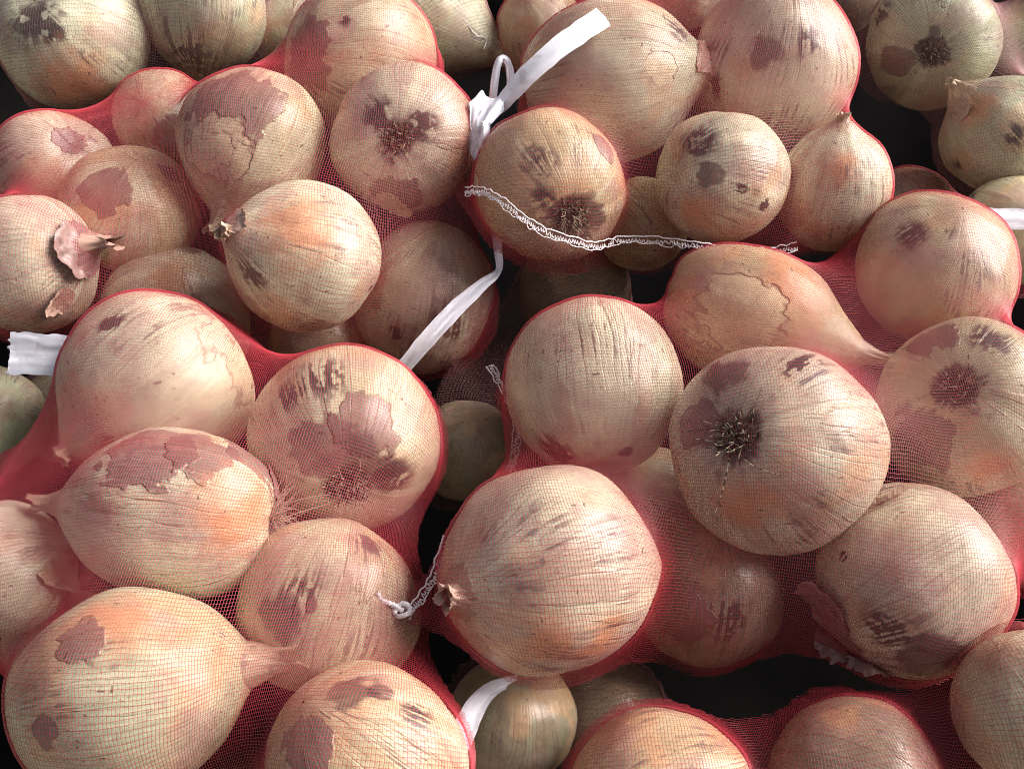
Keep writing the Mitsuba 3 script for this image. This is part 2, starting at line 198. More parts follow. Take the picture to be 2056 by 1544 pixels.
def onion_height(p, n, uv):
    idx, g, lon, v, q = skin_common(p, uv)
    s = mi.Float(idx) * 11.7
    line, fine = veins(idx, lon, v, q)
    t = torn(lon, v, s, fine)
    wob = fbm(q.x * 4.5 + s, q.y * 4.5, q.z * 4.5, octaves=3) * .6 + fbm(dr.cos(lon) * 7 + s, dr.sin(lon) * 7, v * 4.0, octaves=2) * .4 - 0.5
    edge = mi.Float(0)
    for j in range(4):
        k = 8 + 5 * j
        d = mi.Vector3f(g(k), g(k + 1), g(k + 2))
        a = dr.safe_acos(dr.dot(q / dr.maximum(dr.norm(q), 1e-6), d)) / dr.maximum(g(k + 3), 1e-3) + wob * 1.9
        kind = g(k + 4)
        edge += dr.select(dr.abs(kind - 1.5) < .75, smoothstep(1.05, .97, a) * dr.select(kind > 1.5, -1.0, 1.0), 0.0)
    return edge * .9 + fine * .22 - line * .35 + smoothstep(.65, .67, t) * .5 + fbm(q.x * 6 + s, q.y * 6, q.z * 6, octaves=2) * 0.8


scene['onion_skin'] = {'type': 'twosided', 'nested': {'type': 'bumpmap', 'scale': 0.0006, 'arbitrary': proc(onion_height, eps=2.5e-4),
                       'bsdf': {'type': 'principled', 'base_color': proc(onion_color), 'roughness': 0.36, 'specular': 0.5,
                                'clearcoat': 0.25, 'clearcoat_gloss': 0.75}}}


def _paper(a, b, k):
    def fn(p, n, uv):
        w = fbm(uv.x * 30 + k, uv.y * 5, p.z * 40, octaves=3)
        d = smoothstep(.62, .75, fbm(p.x * 190, p.y * 190, p.z * 190 + k, octaves=3))
        return mix(mix(a, b, w), mi.Color3f(.13, .085, .065), d * .6)
    return {'type': 'twosided', 'nested': {'type': 'principled', 'base_color': proc(fn), 'roughness': 0.42, 'specular': 0.5}}


scene['paper_tan'] = _paper((.56, .46, .33), (.34, .24, .16), 1)
scene['paper_pink'] = _paper((.50, .34, .27), (.34, .19, .15), 2)
scene['paper_purple'] = _paper((.34, .21, .19), (.15, .085, .08), 3)
PAPER = ['paper_tan', 'paper_pink', 'paper_purple']


def plain(col, rough=.5, spec=.5, **k):
    return {'type': 'twosided', 'nested': {'type': 'principled', 'base_color': {'type': 'rgb', 'value': list(col)}, 'roughness': rough, 'specular': spec, **k}}


scene['root_hair'] = {'type': 'twosided', 'nested': {'type': 'diffuse', 'reflectance': proc(
    lambda p, n, uv: mix((.06, .048, .04), (.52, .42, .31), smoothstep(.38, .68, noise(p.x * 900, p.y * 900, p.z * 60))))}}
scene['root_pale'] = plain((.48, .38, .29), .6, .3)
scene['net_red'] = plain((.36, .034, .050), .40, .5)
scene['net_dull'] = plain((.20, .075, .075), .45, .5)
scene['white_thread'] = plain((.80, .77, .80), .6, .3)
scene['white_film'] = {'type': 'twosided', 'nested': {'type': 'principled', 'roughness': .32, 'specular': .5, 'base_color': proc(
    lambda p, n, uv: mix(mix((.68, .69, .80), (.86, .86, .93), fbm(uv.x * 22, uv.y * 3, 1.0)), mi.Color3f(.42, .38, .36), smoothstep(.58, .78, fbm(p.x * 160, p.y * 160, p.z * 160)) * .45))}}
scene['heap_skin'] = plain((.42, .33, .21), .45, .4)
scene['floor_dirt'] = {'type': 'twosided', 'nested': {'type': 'diffuse', 'reflectance': proc(
    lambda p, n, uv: mix((.006, .006, .007), (.014, .013, .013), fbm(p.x * 30, p.y * 30, 0.0, octaves=4)))}}

# ---------------------------------------------------------------- helpers
_used = {}


def key(name, parent=None):
    full = name if parent is None else parent + '__' + name
    n = _used.get(full, 0)
    _used[full] = n + 1
    return full if n == 0 else f'{full}_{n:03d}'


def put(k, verts, faces, bsdf, normals=None, uv=None):
    path_mesh = trimesh.Trimesh(verts, faces, process=False)
    if normals is not None:
        fn = np.cross(verts[faces[:, 1]] - verts[faces[:, 0]], verts[faces[:, 2]] - verts[faces[:, 0]])
        if (fn * normals[faces[:, 0]]).sum() < 0:
            path_mesh = trimesh.Trimesh(verts, faces[:, ::-1], process=False)
    if normals is None:
        scene[k] = mikit.ply(path_mesh, bsdf, smooth=True, uv=uv)
    else:
        d = mikit.ply(path_mesh, bsdf, smooth=True, uv=uv)
        d['filename'] = meshkit.write_ply(path_mesh, True, uv, None, normals)
        scene[k] = d
    return k


def unit(v):
    v = np.asarray(v, float)
    return v / np.maximum(np.linalg.norm(v, axis=-1, keepdims=True), 1e-12)


def frame(axis):
    z = unit(axis)
    # seam of the uv map turned away from the open side of the pile
    x = unit(np.array([0, .55, -.84]) - z * (np.array([0, .55, -.84]) @ z))
    return np.stack([x, np.cross(z, x), z], 1)


def grid_faces(nu, nv, wrap=False):
    i, j = np.meshgrid(np.arange(nu - (0 if wrap else 1)), np.arange(nv - 1), indexing='ij')
    i2 = (i + 1) % nu
    a, b, c, d = i * nv + j, i2 * nv + j, i2 * nv + j + 1, i * nv + j + 1
    return np.vstack([np.stack([a, b, c], -1).reshape(-1, 3), np.stack([a, c, d], -1).reshape(-1, 3)])


def tube(points, radius, sides=6):
    p = np.asarray(points, float)
    r = np.broadcast_to(radius, len(p))
    t = unit(np.gradient(p, axis=0))
    ref = np.array([.31, .2, .93])
    x = unit(np.cross(t, ref)); y = np.cross(t, x)
    a = np.arange(sides) * 2 * np.pi / sides
    v = p[:, None] + r[:, None, None] * (np.cos(a)[None, :, None] * x[:, None] + np.sin(a)[None, :, None] * y[:, None])
    i, j = np.meshgrid(np.arange(len(p) - 1), np.arange(sides), indexing='ij')
    j2 = (j + 1) % sides
    q = np.stack([i * sides + j, i * sides + j2, (i + 1) * sides + j2, (i + 1) * sides + j], -1).reshape(-1, 4)
    return v.reshape(-1, 3), np.vstack([q[:, [0, 1, 2]], q[:, [0, 2, 3]]])


def join(parts):
    vs, fs, n = [], [], 0
    for v, f in parts:
        vs.append(v); fs.append(f + n); n += len(v)
    return np.vstack(vs), np.vstack(fs)


def curve(pts, n):
    """smooth curve (Catmull-Rom) through the points"""
    p = np.asarray(pts, float)
    p = np.vstack([2 * p[0] - p[1], p, 2 * p[-1] - p[-2]])
    out = []
    m = len(p) - 3
    for t in np.linspace(0, m - 1e-9, n):
        i = int(t); s = t - i
        a, b, c, d = p[i:i + 4]
        out.append(.5 * (2 * b + (c - a) * s + (2 * a - 5 * b + 4 * c - d) * s * s + (3 * b - a - 3 * c + d) * s ** 3))
    return np.array(out)


# ---------------------------------------------------------------- the setting
gx, gy = np.meshgrid(np.linspace(-1.5, 1.5, 61), np.linspace(-1.2, 2.0, 61), indexing='ij')
gz = -0.165 + 0.004 * meshkit.fbm(np.stack([gx * 14, gy * 14, gx * 0], -1), 3)
put('floor', np.stack([gx, gy, gz], -1).reshape(-1, 3), grid_faces(61, 61), 'floor_dirt')
labels['floor'] = {'label': 'dark soil-dusted floor under the heap of onion sacks', 'category': 'floor', 'kind': 'structure'}

# the heap goes on all round, past the edges of the picture
_rng = np.random.default_rng(7)
_parts = []
_ico = trimesh.creation.icosphere(subdivisions=2)
for _ring, (_x0, _x1, _y0, _y1) in enumerate(((.36, .36, .42, .23), (.43, .43, .49, .30), (.50, .50, .56, .37))):
    for _t in np.arange(0, 1, .020):
        _a = _t * 2 * np.pi
        _sx, _sy = math.cos(_a), math.sin(_a)
        _p = np.array([_sx * _x0 * min(1 / max(abs(_sx), 1e-6), 1.3), _sy * (_y0 if _sy > 0 else _y1) * min(1 / max(abs(_sy), 1e-6), 1.3), -.075 + .02 * _rng.random() - .02 * (_ring == 0)])
        _r = .034 + .012 * _rng.random()
        _v = _p - CAM; _z = _v @ FWD
        _px, _py = abs(_v[0] / _z) - _r / _z, abs((_v @ UP) / _z) - _r / _z
        if _px < .475 and _py < .357 and _z > 0:
            continue
        _parts.append((_ico.vertices * _r * (1 + .06 * _rng.normal(size=3)) + _p, _ico.faces))
_v, _f = join(_parts)
put('onion_heap', _v, _f, 'heap_skin')
labels['onion_heap'] = {'label': 'rest of the onion heap going on past the edges of the picture', 'category': 'onion heap', 'kind': 'stuff'}

# ---------------------------------------------------------------- onions
NT, NP = 72, 112
BAGKEY = {}
COLL = {}          # bag -> list of (centre, 3x3 scale) that hold its net up


def bulb_point(o, lat, lon, rng_off, grow=0.0):
    """surface point of onion o; lat 0 at the neck, 1 at the root"""
    k, bag, c, a, q, ax, tint, neck, root, marks, lab = o
    M = frame(ax)
    th = lat * np.pi
    b = a * q
    r = a * np.sin(th) ** 0.94
    taper = .05 + .13 * (neck > 0) + .34 * (neck > .35)
    z = b * np.cos(th)
    z = z + np.where(th < np.pi / 2, taper * a * np.exp(-(th / (.27 + .12 * (neck > .35))) ** 2), 0) + .10 * a * np.exp(-((np.pi - th) / .30) ** 2)
    d = np.stack([np.sin(th) * np.cos(lon), np.sin(th) * np.sin(lon), np.cos(th)], -1)
    lump = (1 + .15 * (meshkit.fbm(d * 1.2 + rng_off, 2) - .5)
            + .045 * (meshkit.noise(np.stack([np.cos(lon) * 2.2 + rng_off, np.sin(lon) * 2.2, th * .4], -1)) - .5) * np.sin(th)
            + .012 * (meshkit.noise(np.stack([np.cos(lon) * 8 + rng_off, np.sin(lon) * 8, th * .5], -1)) - .5) * np.sin(th))
    loc = np.stack([r * np.cos(lon), r * np.sin(lon), z], -1) * lump[..., None]
    loc = loc + unit(loc) * np.asarray(grow)[..., None]
    return loc @ M.T + np.asarray(c)


okeys = {}
for i, o in enumerate(ONIONS):
    k, bag, c, a, q, ax, tint, neck, root, marks, lab = o
    rng = np.random.default_rng(100 + i)
    thing = key('onion')
    okeys[k] = thing
    labels[thing] = {'label': lab, 'category': 'onion', 'group': 'onions in the mesh sacks'}
    lat, lon = np.meshgrid(np.linspace(0, 1, NT), np.linspace(0, 2 * np.pi, NP), indexing='xy')   # NP x NT
    lat = lat * .994 + .003
    P = bulb_point(o, lat, lon, i * 3.17)
    du = np.gradient(P, axis=0); dv = np.gradient(P, axis=1)
    du[0] = du[-1] = (P[1] - P[-2])
    nrm = unit(np.cross(dv, du))
    cen = unit(P - np.asarray(c))
    nrm = np.where((nrm * cen).sum(-1, keepdims=True) < 0, -nrm, nrm)
    uv = np.stack([i + np.clip(lon / (2 * np.pi), 0, .9995), lat], -1).reshape(-1, 2)
    put(key('bulb', thing), P.reshape(-1, 3), grid_faces(NP, NT), 'onion_skin', nrm.reshape(-1, 3), uv)
    M = frame(ax)
    b = a * q
    cl = COLL.setdefault(bag, [])
    Lc = (P - np.asarray(c)) @ M
    rad_ = np.linalg.norm(Lc, axis=-1); pol = np.arccos(np.clip(Lc[..., 2] / rad_, -1, 1))
    pg = np.linspace(0, np.pi, 73)
    cl.append((np.asarray(c), np.eye(3) * a, M, np.stack([np.interp(pg, pol[r_], rad_[r_]) for r_ in range(NP)])))
    taper = .05 + .13 * (neck > 0) + .34 * (neck > .35)
    for (h, rr) in ((b + .55 * taper * a + .35 * neck * a, .16),) if neck > 0 else ():
        cl.append((np.asarray(c) + M[:, 2] * (h - rr * a * .6), np.eye(3) * rr * a, None, None))
    # dry neck: a twisted papery tube, frayed at its end
    if neck > 0:
        nu, nv = 40, 16
        u, v = np.meshgrid(np.linspace(0, 2 * np.pi, nu), np.linspace(0, 1, nv), indexing='ij')
        jag = .72 + .55 * meshkit.noise(np.stack([np.cos(u[:, :1]) * 2.2 + i, np.sin(u[:, :1]) * 2.2, u[:, :1] * 0], -1))
        t0 = .30
        z0 = b * math.cos(t0) + taper * a * math.exp(-(t0 / (.27 + .12 * (neck > .35))) ** 2)
        ring = (bulb_point(o, np.full(nu, t0 / np.pi), u[:, 0], i * 3.17) - np.asarray(c)) @ M
        r0 = np.hypot(ring[:, 0], ring[:, 1])[:, None] * .985
        z0 = ring[:, 2][:, None]
        z = z0 + (b + taper * a * .9 - z0 + neck * a * jag * 1.25) * v ** .85
        fold = meshkit.fbm(np.stack([np.cos(u) * 3.4 + i * 2, np.sin(u) * 3.4, v * .9], -1), 3) - .5
        rt = a * ((.15 if k == '4e' else .085) + .05 * v ** 3)
        r = (rt + (r0 - rt) * (1 - v) ** 2.3) * (1 + 1.5 * fold * v ** .7)
        tw = u + .7 * v ** 2
        loc = np.stack([r * np.cos(tw), r * .8 * np.sin(tw), z], -1)
        bend = unit(rng.normal(size=2)) * neck * a * .35
        loc[..., 0] += bend[0] * v ** 2; loc[..., 1] += bend[1] * v ** 2
        loc[-1] = loc[0]
        put(key('neck', thing), (loc @ M.T + np.asarray(c)).reshape(-1, 3), grid_faces(nu, nv), PAPER[2 if k == '3h' else (0, 0, 0, 0, 1, 2)[tint]],
            uv=np.stack([u / 6.3, v], -1).reshape(-1, 2))
    # root disc: a tuft of short dry hairs
    if root:
        parts = []
        nh = 260 if k in ('4c', '3d', '2c') else 190
        for h in range(nh):
            rho, ph = .13 * a * math.sqrt(rng.random()), rng.random() * 6.283
            ln = a * (.07 + .13 * rng.random())
            if k == '3d':
                ln *= 1.0 + 2.0 * (rng.random() < .03)
            if k == '4c':
                ln *= 1.0 + 2.2 * (rng.random() < .35)
            s0 = np.array([rho * math.cos(ph), rho * math.sin(ph), -(b - .10 * a) + .02 * a])
            out = np.array([math.cos(ph) * rho / (.15 * a) * 1.1, math.sin(ph) * rho / (.15 * a) * 1.1, -.55]) + rng.normal(size=3) * .75
            out[2] = min(out[2], -.12)
            out = unit(out)
            t = np.linspace(0, 1, 6)[:, None]
            side = unit(np.cross(out, rng.normal(size=3)))
            pts = s0 + out * ln * t + side * ln * .45 * t ** 2 * rng.normal() * 1.6
            parts.append(tube(pts @ M.T + np.asarray(c), a * .0095 * np.linspace(1, .35, 6), 4))
        v, f = join(parts)
        rk = put(key('roots', thing), v, f, 'root_pale' if k == '4c' else 'root_hair')
        labels[rk] = {'kind': 'stuff'}

BYK = {o[0]: (i, o) for i, o in enumerate(ONIONS)}
# loose flakes of dry skin lifting off the bulbs
for j, (k, d, rad, curl, tint, el) in enumerate(FLAPS):
    i, o = BYK[k]
    rng = np.random.default_rng(500 + j)
    c, a, q, ax = o[2], o[3], o[4], o[5]
    d = unit(d)
    t1 = unit(np.cross(d, unit(np.asarray(ax)) + .2 * rng.normal(size=3))); t2 = np.cross(d, t1)   # t2 along the grain
    nr, ns = 26, 96
    rho, psi = np.meshgrid(np.linspace(0, 1, nr), np.linspace(0, 2 * np.pi, ns), indexing='ij')
    nc = rng.integers(5, 8)
    pa = np.sort((np.arange(nc) + rng.uniform(.1, .9, nc)) / nc * 2 * np.pi); pr = rng.uniform(.45, 1.2, nc)
    pp = np.stack([pr * np.cos(pa), pr * np.sin(pa)], 1)
    ring = shapely.Polygon(pp).buffer(.05).buffer(-.02)
    ex = np.array(ring.exterior.coords); ea = np.arctan2(ex[:, 1], ex[:, 0]) % (2 * np.pi); er = np.hypot(ex[:, 0], ex[:, 1]); so = np.argsort(ea)
    out = np.interp(psi % (2 * np.pi), ea[so], er[so], period=2 * np.pi)
    out = out + .22 * (meshkit.fbm(np.stack([np.cos(psi) * 7 + j * 5, np.sin(psi) * 7, psi * 0], -1), 3) - .5)
    ang = rho * out * rad
    el = el * .72
    dirs = unit(d + np.tan(np.minimum(ang, 1.2))[..., None] * (np.cos(psi)[..., None] * t1 * el + np.sin(psi)[..., None] * t2))
    M = frame(ax)
    dl = dirs @ M
    lat = np.arccos(np.clip(dl[..., 2] / np.sqrt((dl[..., 0] ** 2 + dl[..., 1] ** 2) * q * q + dl[..., 2] ** 2), -1, 1)) / np.pi
    lo = np.arctan2(dl[..., 1], dl[..., 0])
    crumple = meshkit.fbm(np.stack([rho * np.cos(psi) * 5 + j, rho * np.sin(psi) * 2.2, psi * 0 + j * 2], -1), 3)
    lift = .0003 + curl * .001 * rho ** 3 * np.sin(psi * .5 + j) ** 4 * (.2 + 1.2 * crumple) + .0010 * crumple * rho
    lift[:, -1] = lift[:, 0]
    P = bulb_point(o, np.clip(lat, .003, .997), lo, i * 3.17, lift)
    P[:, -1] = P[:, 0]
    put(key('loose_skin', okeys[k]), P.reshape(-1, 3), grid_faces(nr, ns), PAPER[tint],
        uv=np.stack([psi / 6.283 * .6 + .2 * rho, rho], -1).reshape(-1, 2))

# ---------------------------------------------------------------- nets
W0 = unit([0.0, -0.30, 0.95])
E1 = np.array([1.0, 0, 0]); E2 = np.cross(W0, E1)
PITCH_X, PITCH_Y = 0.00082, 0.00118


def push_out(P, cols, gap):
    for c, A, M, tab in cols:
        D = P - c
        dist = np.linalg.norm(D, axis=-1)
        rmax = (A[0, 0] if tab is None else tab.max()) + gap
        near = np.nonzero(dist < rmax)[0]
        if not len(near):
            continue
        D, dist = D[near], np.maximum(dist[near], 1e-7)
        if tab is None:
            R = A[0, 0] + gap
        else:
            L = D @ M
            pol = np.arccos(np.clip(L[:, 2] / dist, -1, 1)) / np.pi * (tab.shape[1] - 1)
            lo = (np.arctan2(L[:, 1], L[:, 0]) % (2 * np.pi)) / (2 * np.pi) * (tab.shape[0] - 1)
            i, j = np.minimum(lo.astype(int), tab.shape[0] - 2), np.minimum(pol.astype(int), tab.shape[1] - 2)
            u, v = lo - i, pol - j
            R = (tab[i, j] * (1 - u) + tab[i + 1, j] * u) * (1 - v) + (tab[i, j + 1] * (1 - u) + tab[i + 1, j + 1] * u) * v + gap
        P[near] = c + D * np.maximum(1, R / dist)[:, None]
    return P


def make_net(bag, bsdf, extra=(), close=.045, rot=0.0, thread=.000084, loosen=.0011):
    cols = COLL[bag] + [(np.asarray(c, float), np.eye(3) * r, None, None) for c, r in extra]
    cr, sr = math.cos(rot), math.sin(rot)
    e1, e2 = cr * E1 + sr * E2, -sr * E1 + cr * E2
    discs = [shapely.Point(c @ e1, c @ e2).buffer(np.cbrt(abs(np.linalg.det(A))) * 1.02) for c, A, *_ in cols]
    hull = shapely.union_all(discs).buffer(close).buffer(-close + .003)
    if hull.geom_type != 'Polygon':
        hull = hull.convex_hull
    hull = shapely.Polygon(hull.exterior)
    x0, y0, x1, y1 = hull.bounds
    cw = np.array([c @ W0 for c, A, *_ in cols]); cr_ = np.array([np.cbrt(abs(np.linalg.det(A))) for c, A, *_ in cols])
    cxy = np.array([[c @ e1, c @ e2] for c, A, *_ in cols])
    P = None
    for h, its, stiff in ((.012, 160, 0), (.006, 160, 0), (.003, 60, 0), (.003, 160, .5)):
        xs, ys = np.arange(x0 - 2 * h, x1 + 2.01 * h, h), np.arange(y0 - 2 * h, y1 + 2.01 * h, h)
        gx, gy = np.meshgrid(xs, ys, indexing='ij')
        inside = shapely.contains_xy(hull, gx, gy)
        d = np.hypot(gx[..., None] - cxy[:, 0], gy[..., None] - cxy[:, 1]) - cr_
        wgt = np.exp(-np.maximum(d - d.min(-1, keepdims=True), 0) / .012)
        wpin = (wgt * (cw - .50 * cr_)).sum(-1) / wgt.sum(-1)
        flat = gx[..., None] * e1 + gy[..., None] * e2
        pinned = flat + wpin[..., None] * W0
        if P is None:
            Pn = flat + (cw + cr_).max() * W0
        else:
            ci, cj = (gx - pxs[0]) / ph, (gy - pys[0]) / ph
            Pn = np.stack([ndimage.map_coordinates(P[..., a], [ci, cj], order=1, mode='nearest') for a in range(3)], -1)
        P = np.where(inside[..., None], Pn, pinned)
        for it in range(its):
            Q = P.copy()
            num, den = 0, 0
            for nb in (P[2:, 1:-1], P[:-2, 1:-1], P[1:-1, 2:], P[1:-1, :-2]):
                wt = (((nb - P[1:-1, 1:-1]) ** 2).sum(-1, keepdims=True) + 1e-7) ** stiff      # a stretched mesh pulls harder
                num = num + nb * wt; den = den + wt
            Q[1:-1, 1:-1] = P[1:-1, 1:-1] + (num / den - P[1:-1, 1:-1]) * (.55 if stiff else 1.0)
            Q = push_out(Q.reshape(-1, 3), cols, loosen).reshape(P.shape)
            P = np.where(inside[..., None], Q, pinned)
        pxs, pys, ph = xs, ys, h
    xs, ys = np.arange(x0, x1, PITCH_X), np.arange(y0, y1, PITCH_Y)
    gx, gy = np.meshgrid(xs, ys, indexing='ij')
    keep = shapely.contains_xy(hull.buffer(.0005), gx, gy)
    ci, cj = (gx - pxs[0]) / ph, (gy - pys[0]) / ph
    # slack: the mesh is never laid out in perfectly straight rows
    wob = lambda s, sc: meshkit.fbm(np.stack([gx * sc + s, gy * sc, gx * 0 + s], -1), 3) - .5
    ci = ci + (wob(1 + bag, 38) * 1.6 + wob(3 + bag, 9) * 3.0)
    cj = cj + (wob(5 + bag, 38) * 1.6 + wob(7 + bag, 9) * 3.0)
    S = np.stack([ndimage.map_coordinates(P[..., a], [ci, cj], order=3, mode='nearest') for a in range(3)], -1)
    S = push_out(S.reshape(-1, 3), cols, loosen * .8).reshape(S.shape)
    N = unit(np.cross(np.gradient(S, axis=0), np.gradient(S, axis=1)))
    N = np.where((N @ W0)[..., None] < -.2, -N, N)

    def threads(S, N, keep, t, step, alt):
        """a ridge-shaped yarn along axis 0, one per column of axis 1"""
        S = S[::step]; N = N[::step]; keep = keep[::step]
        nx, ny = keep.shape
        tan = unit(np.gradient(S, axis=0)); side = np.cross(N, tan)
        S = S + N * alt
        V = np.stack([S + side * t, S + N * t * 1.25, S - side * t], 2)            # nx, ny, 3
        ok = keep[1:] & keep[:-1]
        i, j = np.nonzero(ok)
        idx = lambda a, b, c: (a * ny + b) * 3 + c
        fs = []
        for c in (0, 1):
            a, b, d, e = idx(i, j, c), idx(i + 1, j, c), idx(i + 1, j, c + 1), idx(i, j, c + 1)
            fs += [np.stack([a, b, d], 1), np.stack([a, d, e], 1)]
        return V.reshape(-1, 3), np.vstack(fs)
    A = threads(S, N, keep, thread, 3, 0.0)
    B = threads(S.transpose(1, 0, 2), N.transpose(1, 0, 2), keep.T, thread * 1.05, 3, .00010)
    v, f = join([A, B])
    u = np.unique(f); remap = np.zeros(len(v), int); remap[u] = np.arange(len(u))
    return v[u], remap[f], (P, hull)


BAGS = [
    (1, 'net_red', 'red mesh sack in the upper left, holding the purple-capped and shiny round onions', dict(rot=-.10)),
    (2, 'net_red', 'red mesh sack in the upper middle with a white stitched bottom hem', dict(rot=.12, extra=[((-.0228, .1151, .023), .006), ((.15, .105, -.004), .012)])),
    (3, 'net_red', 'red mesh sack at the right, drawn to a knotted white cord at its lower corner', dict(rot=.04, extra=[((-.0455, -.1292, .0170), .003), ((-.034, -.122, .0195), .006)])),
    (4, 'net_red', 'red mesh sack at the lower left, with the big cream and sideways onions', dict(rot=-.05, extra=[((-.258, -.0392, -.028), .012)])),
    (5, 'net_dull', 'dull mesh sack at the back left behind the upper left red sack', dict(rot=.05)),
    (6, 'net_dull', 'dull mesh sack in the shade at the top, its hem end loose', dict(rot=.6)),
    (7, 'net_dull', 'dull mesh sack at the back right around grey-green onions', dict(rot=.25)),
    (8, 'net_red', 'red mesh sack at the right edge, low in the dark hollow', dict(rot=.1)),
    (9, 'net_red', 'red mesh sack along the bottom right edge', dict(rot=.1)),
    (10, 'net_dull', 'dull mesh sack at the left edge under the ragged white strip', dict(rot=.1)),
    (11, 'net_dull', 'dull mesh sack deep in the bottom gap around the glossy onion', dict(rot=.2)),
    (12, 'net_dull', 'dull mesh sack low in the centre hollow with a white seam', dict(rot=.2)),
]
nkeys = {}
for bag, mat, lab, opt in BAGS:
    thing = key('mesh_sack')
    nkeys[bag] = thing
    labels[thing] = {'label': lab, 'category': 'mesh sack', 'group': 'mesh sacks of onions'}
    v, f, _ = make_net(bag, mat, **opt)
    put(key('net', thing), v, f, mat)
    labels[thing + '__net'] = {'kind': 'stuff'}


# ---------------------------------------------------------------- hems, cord, white plastic ties
def hem(pts, seed, down, n=260, r=.00036, gap=.0026):
    """a chain-stitched double white line with zigzag loops between"""
    rng = np.random.default_rng(seed)
    c = curve(pts, n)
    t = unit(np.gradient(c, axis=0))
    w = unit(np.asarray(down, float) - t * (t @ np.asarray(down, float))[:, None])
    s = np.arange(n)
    nz = lambda k: (meshkit.noise(np.stack([s * .16 + k, s * 0, s * 0], -1)) - .5)[:, None]
    top = c + w * .0006 * nz(3) * 2
    zig = c + w * (gap * (.75 + .5 * np.sin(s * 1.9 + 7 * nz(31)[:, 0]))[:, None] + .0016 * nz(9)) - UP * .0006
    low = c + w * (gap * 1.25 + .0022 * nz(20)) - UP * .0008
    return join([tube(top, r * (1 + .35 * np.sin(s * 2.4)), 6), tube(zig, r * .8, 5), tube(low, r * .8 * (1 + .4 * np.sin(s * 1.7)), 5)])


HEM2 = [(-0.0259, 0.1153, 0.0216), (-0.0177, 0.1042, 0.0346), (-0.0074, 0.0944, 0.0393), (0.0045, 0.0846, 0.0366), (0.0163, 0.0791, 0.0311), (0.0324, 0.0785, 0.0234), (0.0467, 0.0848, 0.012), (0.0615, 0.0959, 0.004), (0.0833, 0.093, 0.0061), (0.1001, 0.0813, 0.0161), (0.12, 0.0819, 0.0099), (0.142, 0.0908, 0.0002), (0.1606, 0.0975, -0.0042)]
HEM3 = [(-0.0296, -0.0986, 0.0299), (-0.034, -0.1097, 0.0255), (-0.0369, -0.117, 0.0235), (-0.0424, -0.1246, 0.0213), (-0.0473, -0.1299, 0.0207)]
TAIL3 = [(-0.0472, -0.1302, 0.0216), (-0.0508, -0.1291, 0.0256), (-0.0554, -0.128, 0.0274), (-0.0578, -0.1257, 0.0317)]
HEM12 = [(-0.0128, 0.008, 0.005), (-0.0071, -0.0005, -0.0006), (-0.0015, -0.0102, -0.0068), (0.0005, -0.0194, -0.0138), (-0.0005, -0.0294, -0.0193), (-0.0026, -0.0369, -0.0242)]
HEM6 = [(-0.0405, 0.298, -0.0014), (-0.0309, 0.2951, -0.0111), (-0.0244, 0.2917, -0.0185), (-0.0175, 0.293, -0.0229), (-0.0188, 0.2874, -0.0266)]
for bag, pts, down, n in ((2, HEM2, -UP, 420), (3, HEM3, (.9, -.3, -.3), 90), (12, HEM12, (1, 0, 0), 130), (6, HEM6, (-.5, -.3, -.8), 90)):
    v, f = hem(pts, bag, down, n)
    hk = put(key('hem', nkeys[bag]), v, f, 'white_thread')
# knot and tail of the cord at the corner of the right sack
a = np.linspace(0, 2 * np.pi * 1.6, 50)
kn = np.array([-.0472, -.1302, .0216]) + np.stack([.0034 * np.cos(a), .0028 * np.sin(a), .0016 * np.sin(1.5 * a)], 1)
v, f = join([tube(curve(TAIL3, 40), .0011 * (1 + .25 * np.sin(np.arange(40) * 1.5)), 7), tube(kn, .0011, 7)])
put(key('cord', nkeys[3]), v, f, 'white_thread')


def ribbon(pts, widths, n=90, m=9, seed=0, face=None, crease=.0009, twist=0.0, ragged=0.0):
    """a strip of thin plastic film, creased along its length"""
    c = curve(pts, n)
    t = unit(np.gradient(c, axis=0))
    face = -FWD if face is None else np.asarray(face, float)
    side = unit(np.cross(t, face)); nor = np.cross(side, t)
    s = np.linspace(0, 1, n)
    w = np.interp(s, np.linspace(0, 1, len(widths)), widths)
    x = np.linspace(-1, 1, m)
    tw = twist * s
    sd = side * np.cos(tw)[:, None] + nor * np.sin(tw)[:, None]; nr = nor * np.cos(tw)[:, None] - side * np.sin(tw)[:, None]
    S, Xg = np.meshgrid(s, x, indexing='ij')
    L = np.linalg.norm(np.diff(c, axis=0), axis=1).sum()
    hgt = crease * 2.4 * (meshkit.fbm(np.stack([Xg * 2.2 + seed * 7, S * L * 45, S * 0 + seed], -1), 3) - .5) + .0007 * np.sin(Xg * 3 + seed)
    edge = 1 + .10 * (meshkit.noise(np.stack([S * L * 220, np.sign(Xg) * 3 + seed, S * 0], -1)) - .5)
    V = c[:, None] + sd[:, None] * (w[:, None] * .5 * Xg * edge)[..., None] + nr[:, None] * hgt[..., None]
    if ragged:
        rg = np.random.default_rng(seed).random(m) * ragged
        V[0] += t[0] * rg[:, None] * 1.0
        V[1] += t[0] * rg[:, None] * .7
    uv = np.stack([Xg * .5 + .5, S * L * 20], -1).reshape(-1, 2)
    V2 = V - nr[:, None] * .00012
    F = grid_faces(n, m)
    return np.vstack([V.reshape(-1, 3), V2.reshape(-1, 3)]), np.vstack([F, F[:, ::-1] + n * m]), np.vstack([uv, uv])


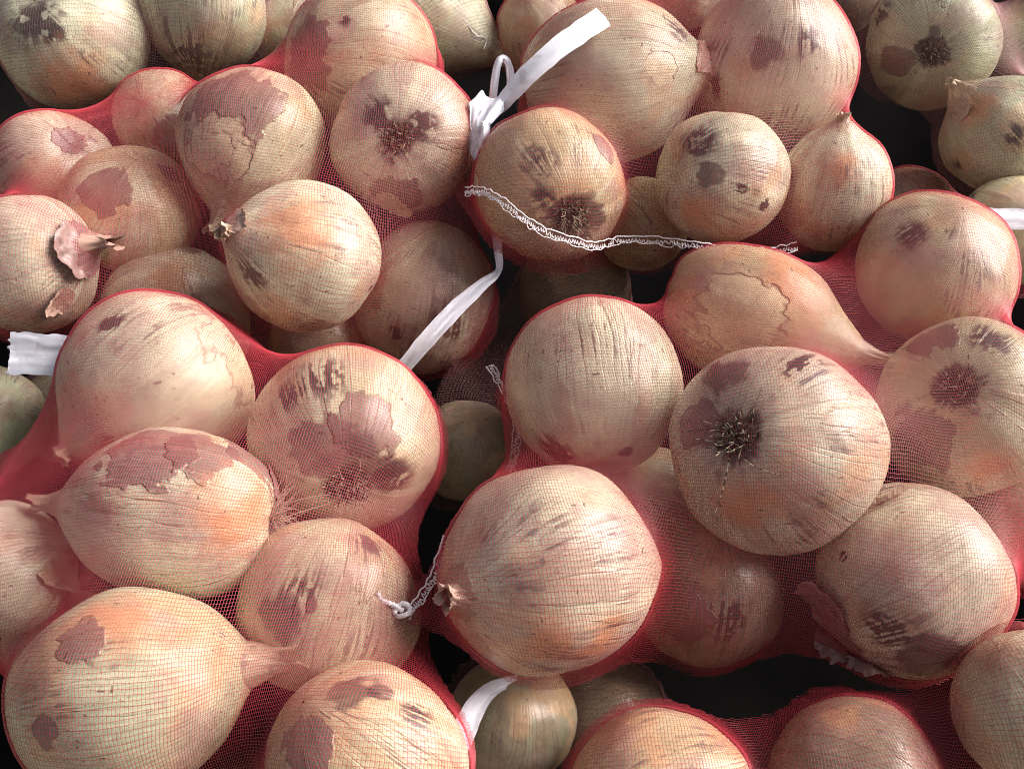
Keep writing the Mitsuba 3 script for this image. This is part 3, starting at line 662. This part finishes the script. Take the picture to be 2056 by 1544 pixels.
TIE_STRAND = [(-0.019, 0.1626, 0.0192), (-0.0123, 0.1668, 0.0268), (-0.0037, 0.1684, 0.0373), (0.0089, 0.174, 0.0505), (0.0228, 0.1829, 0.0587), (0.0383, 0.1955, 0.0621), (0.052, 0.2079, 0.063)]
TIE_LOOP = [(-0.0124, 0.173, 0.0236), (-0.0109, 0.18, 0.0342), (-0.0088, 0.1885, 0.0432), (-0.0063, 0.1926, 0.0459), (-0.0023, 0.1921, 0.042), (-0.0012, 0.1863, 0.0323), (-0.0052, 0.1797, 0.0232)]
TIE_KNOT = [(-0.0107, 0.1718, 0.0373), (-0.014, 0.162, 0.0382), (-0.0178, 0.1525, 0.0344), (-0.0173, 0.1481, 0.0327), (-0.0196, 0.1442, 0.0266), (-0.0206, 0.1424, 0.0206), (-0.0202, 0.1415, 0.0129)]
STRIP_C = [(-0.0103, 0.1165, -0.0052), (-0.0079, 0.0969, -0.0084), (-0.0078, 0.0825, -0.0106), (-0.0174, 0.0718, -0.0104), (-0.0311, 0.0589, -0.014), (-0.046, 0.0439, -0.0213), (-0.0612, 0.0319, -0.0339)]
STRIP_L = [(-0.2605, 0.0154, 0.0064), (-0.2431, 0.0146, 0.0058), (-0.2293, 0.016, 0.002), (-0.2161, 0.0185, -0.0036)]
STRIP_B = [(0.0028, -0.1429, -0.0305), (-0.0087, -0.1493, -0.0251), (-0.0162, -0.1607, -0.0159), (-0.0221, -0.1763, -0.0069), (-0.026, -0.185, -0.0054), (-0.0269, -0.1944, -0.0091)]
STRIP_R = [(0.2594, 0.1201, -0.0076), (0.274, 0.1156, -0.0034), (0.2968, 0.1149, -0.0038)]


def tie(lab):
    t = key('plastic_tie')
    labels[t] = {'label': lab, 'category': 'plastic tie', 'group': 'white plastic ties'}
    return t


def strip(parent, name, *a, **k):
    v, f, uv = ribbon(*a, **k)
    put(key(name, parent), v, f, 'white_film', uv=uv)


t = tie('knotted white plastic tie with a loop and a long raised end, top centre')
strip(t, 'loose_end', TIE_STRAND, [.006, .007, .0095, .0115, .012, .0125, .0125], seed=1, crease=.0006)
strip(t, 'loop', TIE_LOOP, [.006, .006, .005, .0045, .005, .006, .006], seed=2, face=(-.5, -.3, .6))
strip(t, 'knot', TIE_KNOT, [.013, .021, .013, .010, .017, .012, .002], seed=3, crease=.0046, n=90, m=17, face=(-.25, -.5, .8))
t = tie('white plastic strip hanging twisted over the plum-toned onion in the central hollow')
strip(t, 'film', STRIP_C, [.006, .005, .0035, .007, .0095, .0095, .008], seed=4, crease=.0016)
t = tie('ragged-ended grey white strip poking out at the left edge')
strip(t, 'film', STRIP_L, [.022, .022, .021, .020], seed=5, crease=.0011, ragged=.006, n=60, m=21)
t = tie('bent white plastic strip at the bottom edge beside the dark glossy onion')
strip(t, 'film', STRIP_B, [.004, .007, .010, .0105, .0105, .010], seed=6, crease=.0008)
t = tie('bluish white strip lying across the flat onion at the right edge')
strip(t, 'film', STRIP_R, [.008, .012, .012], seed=7, crease=.0008, n=40)
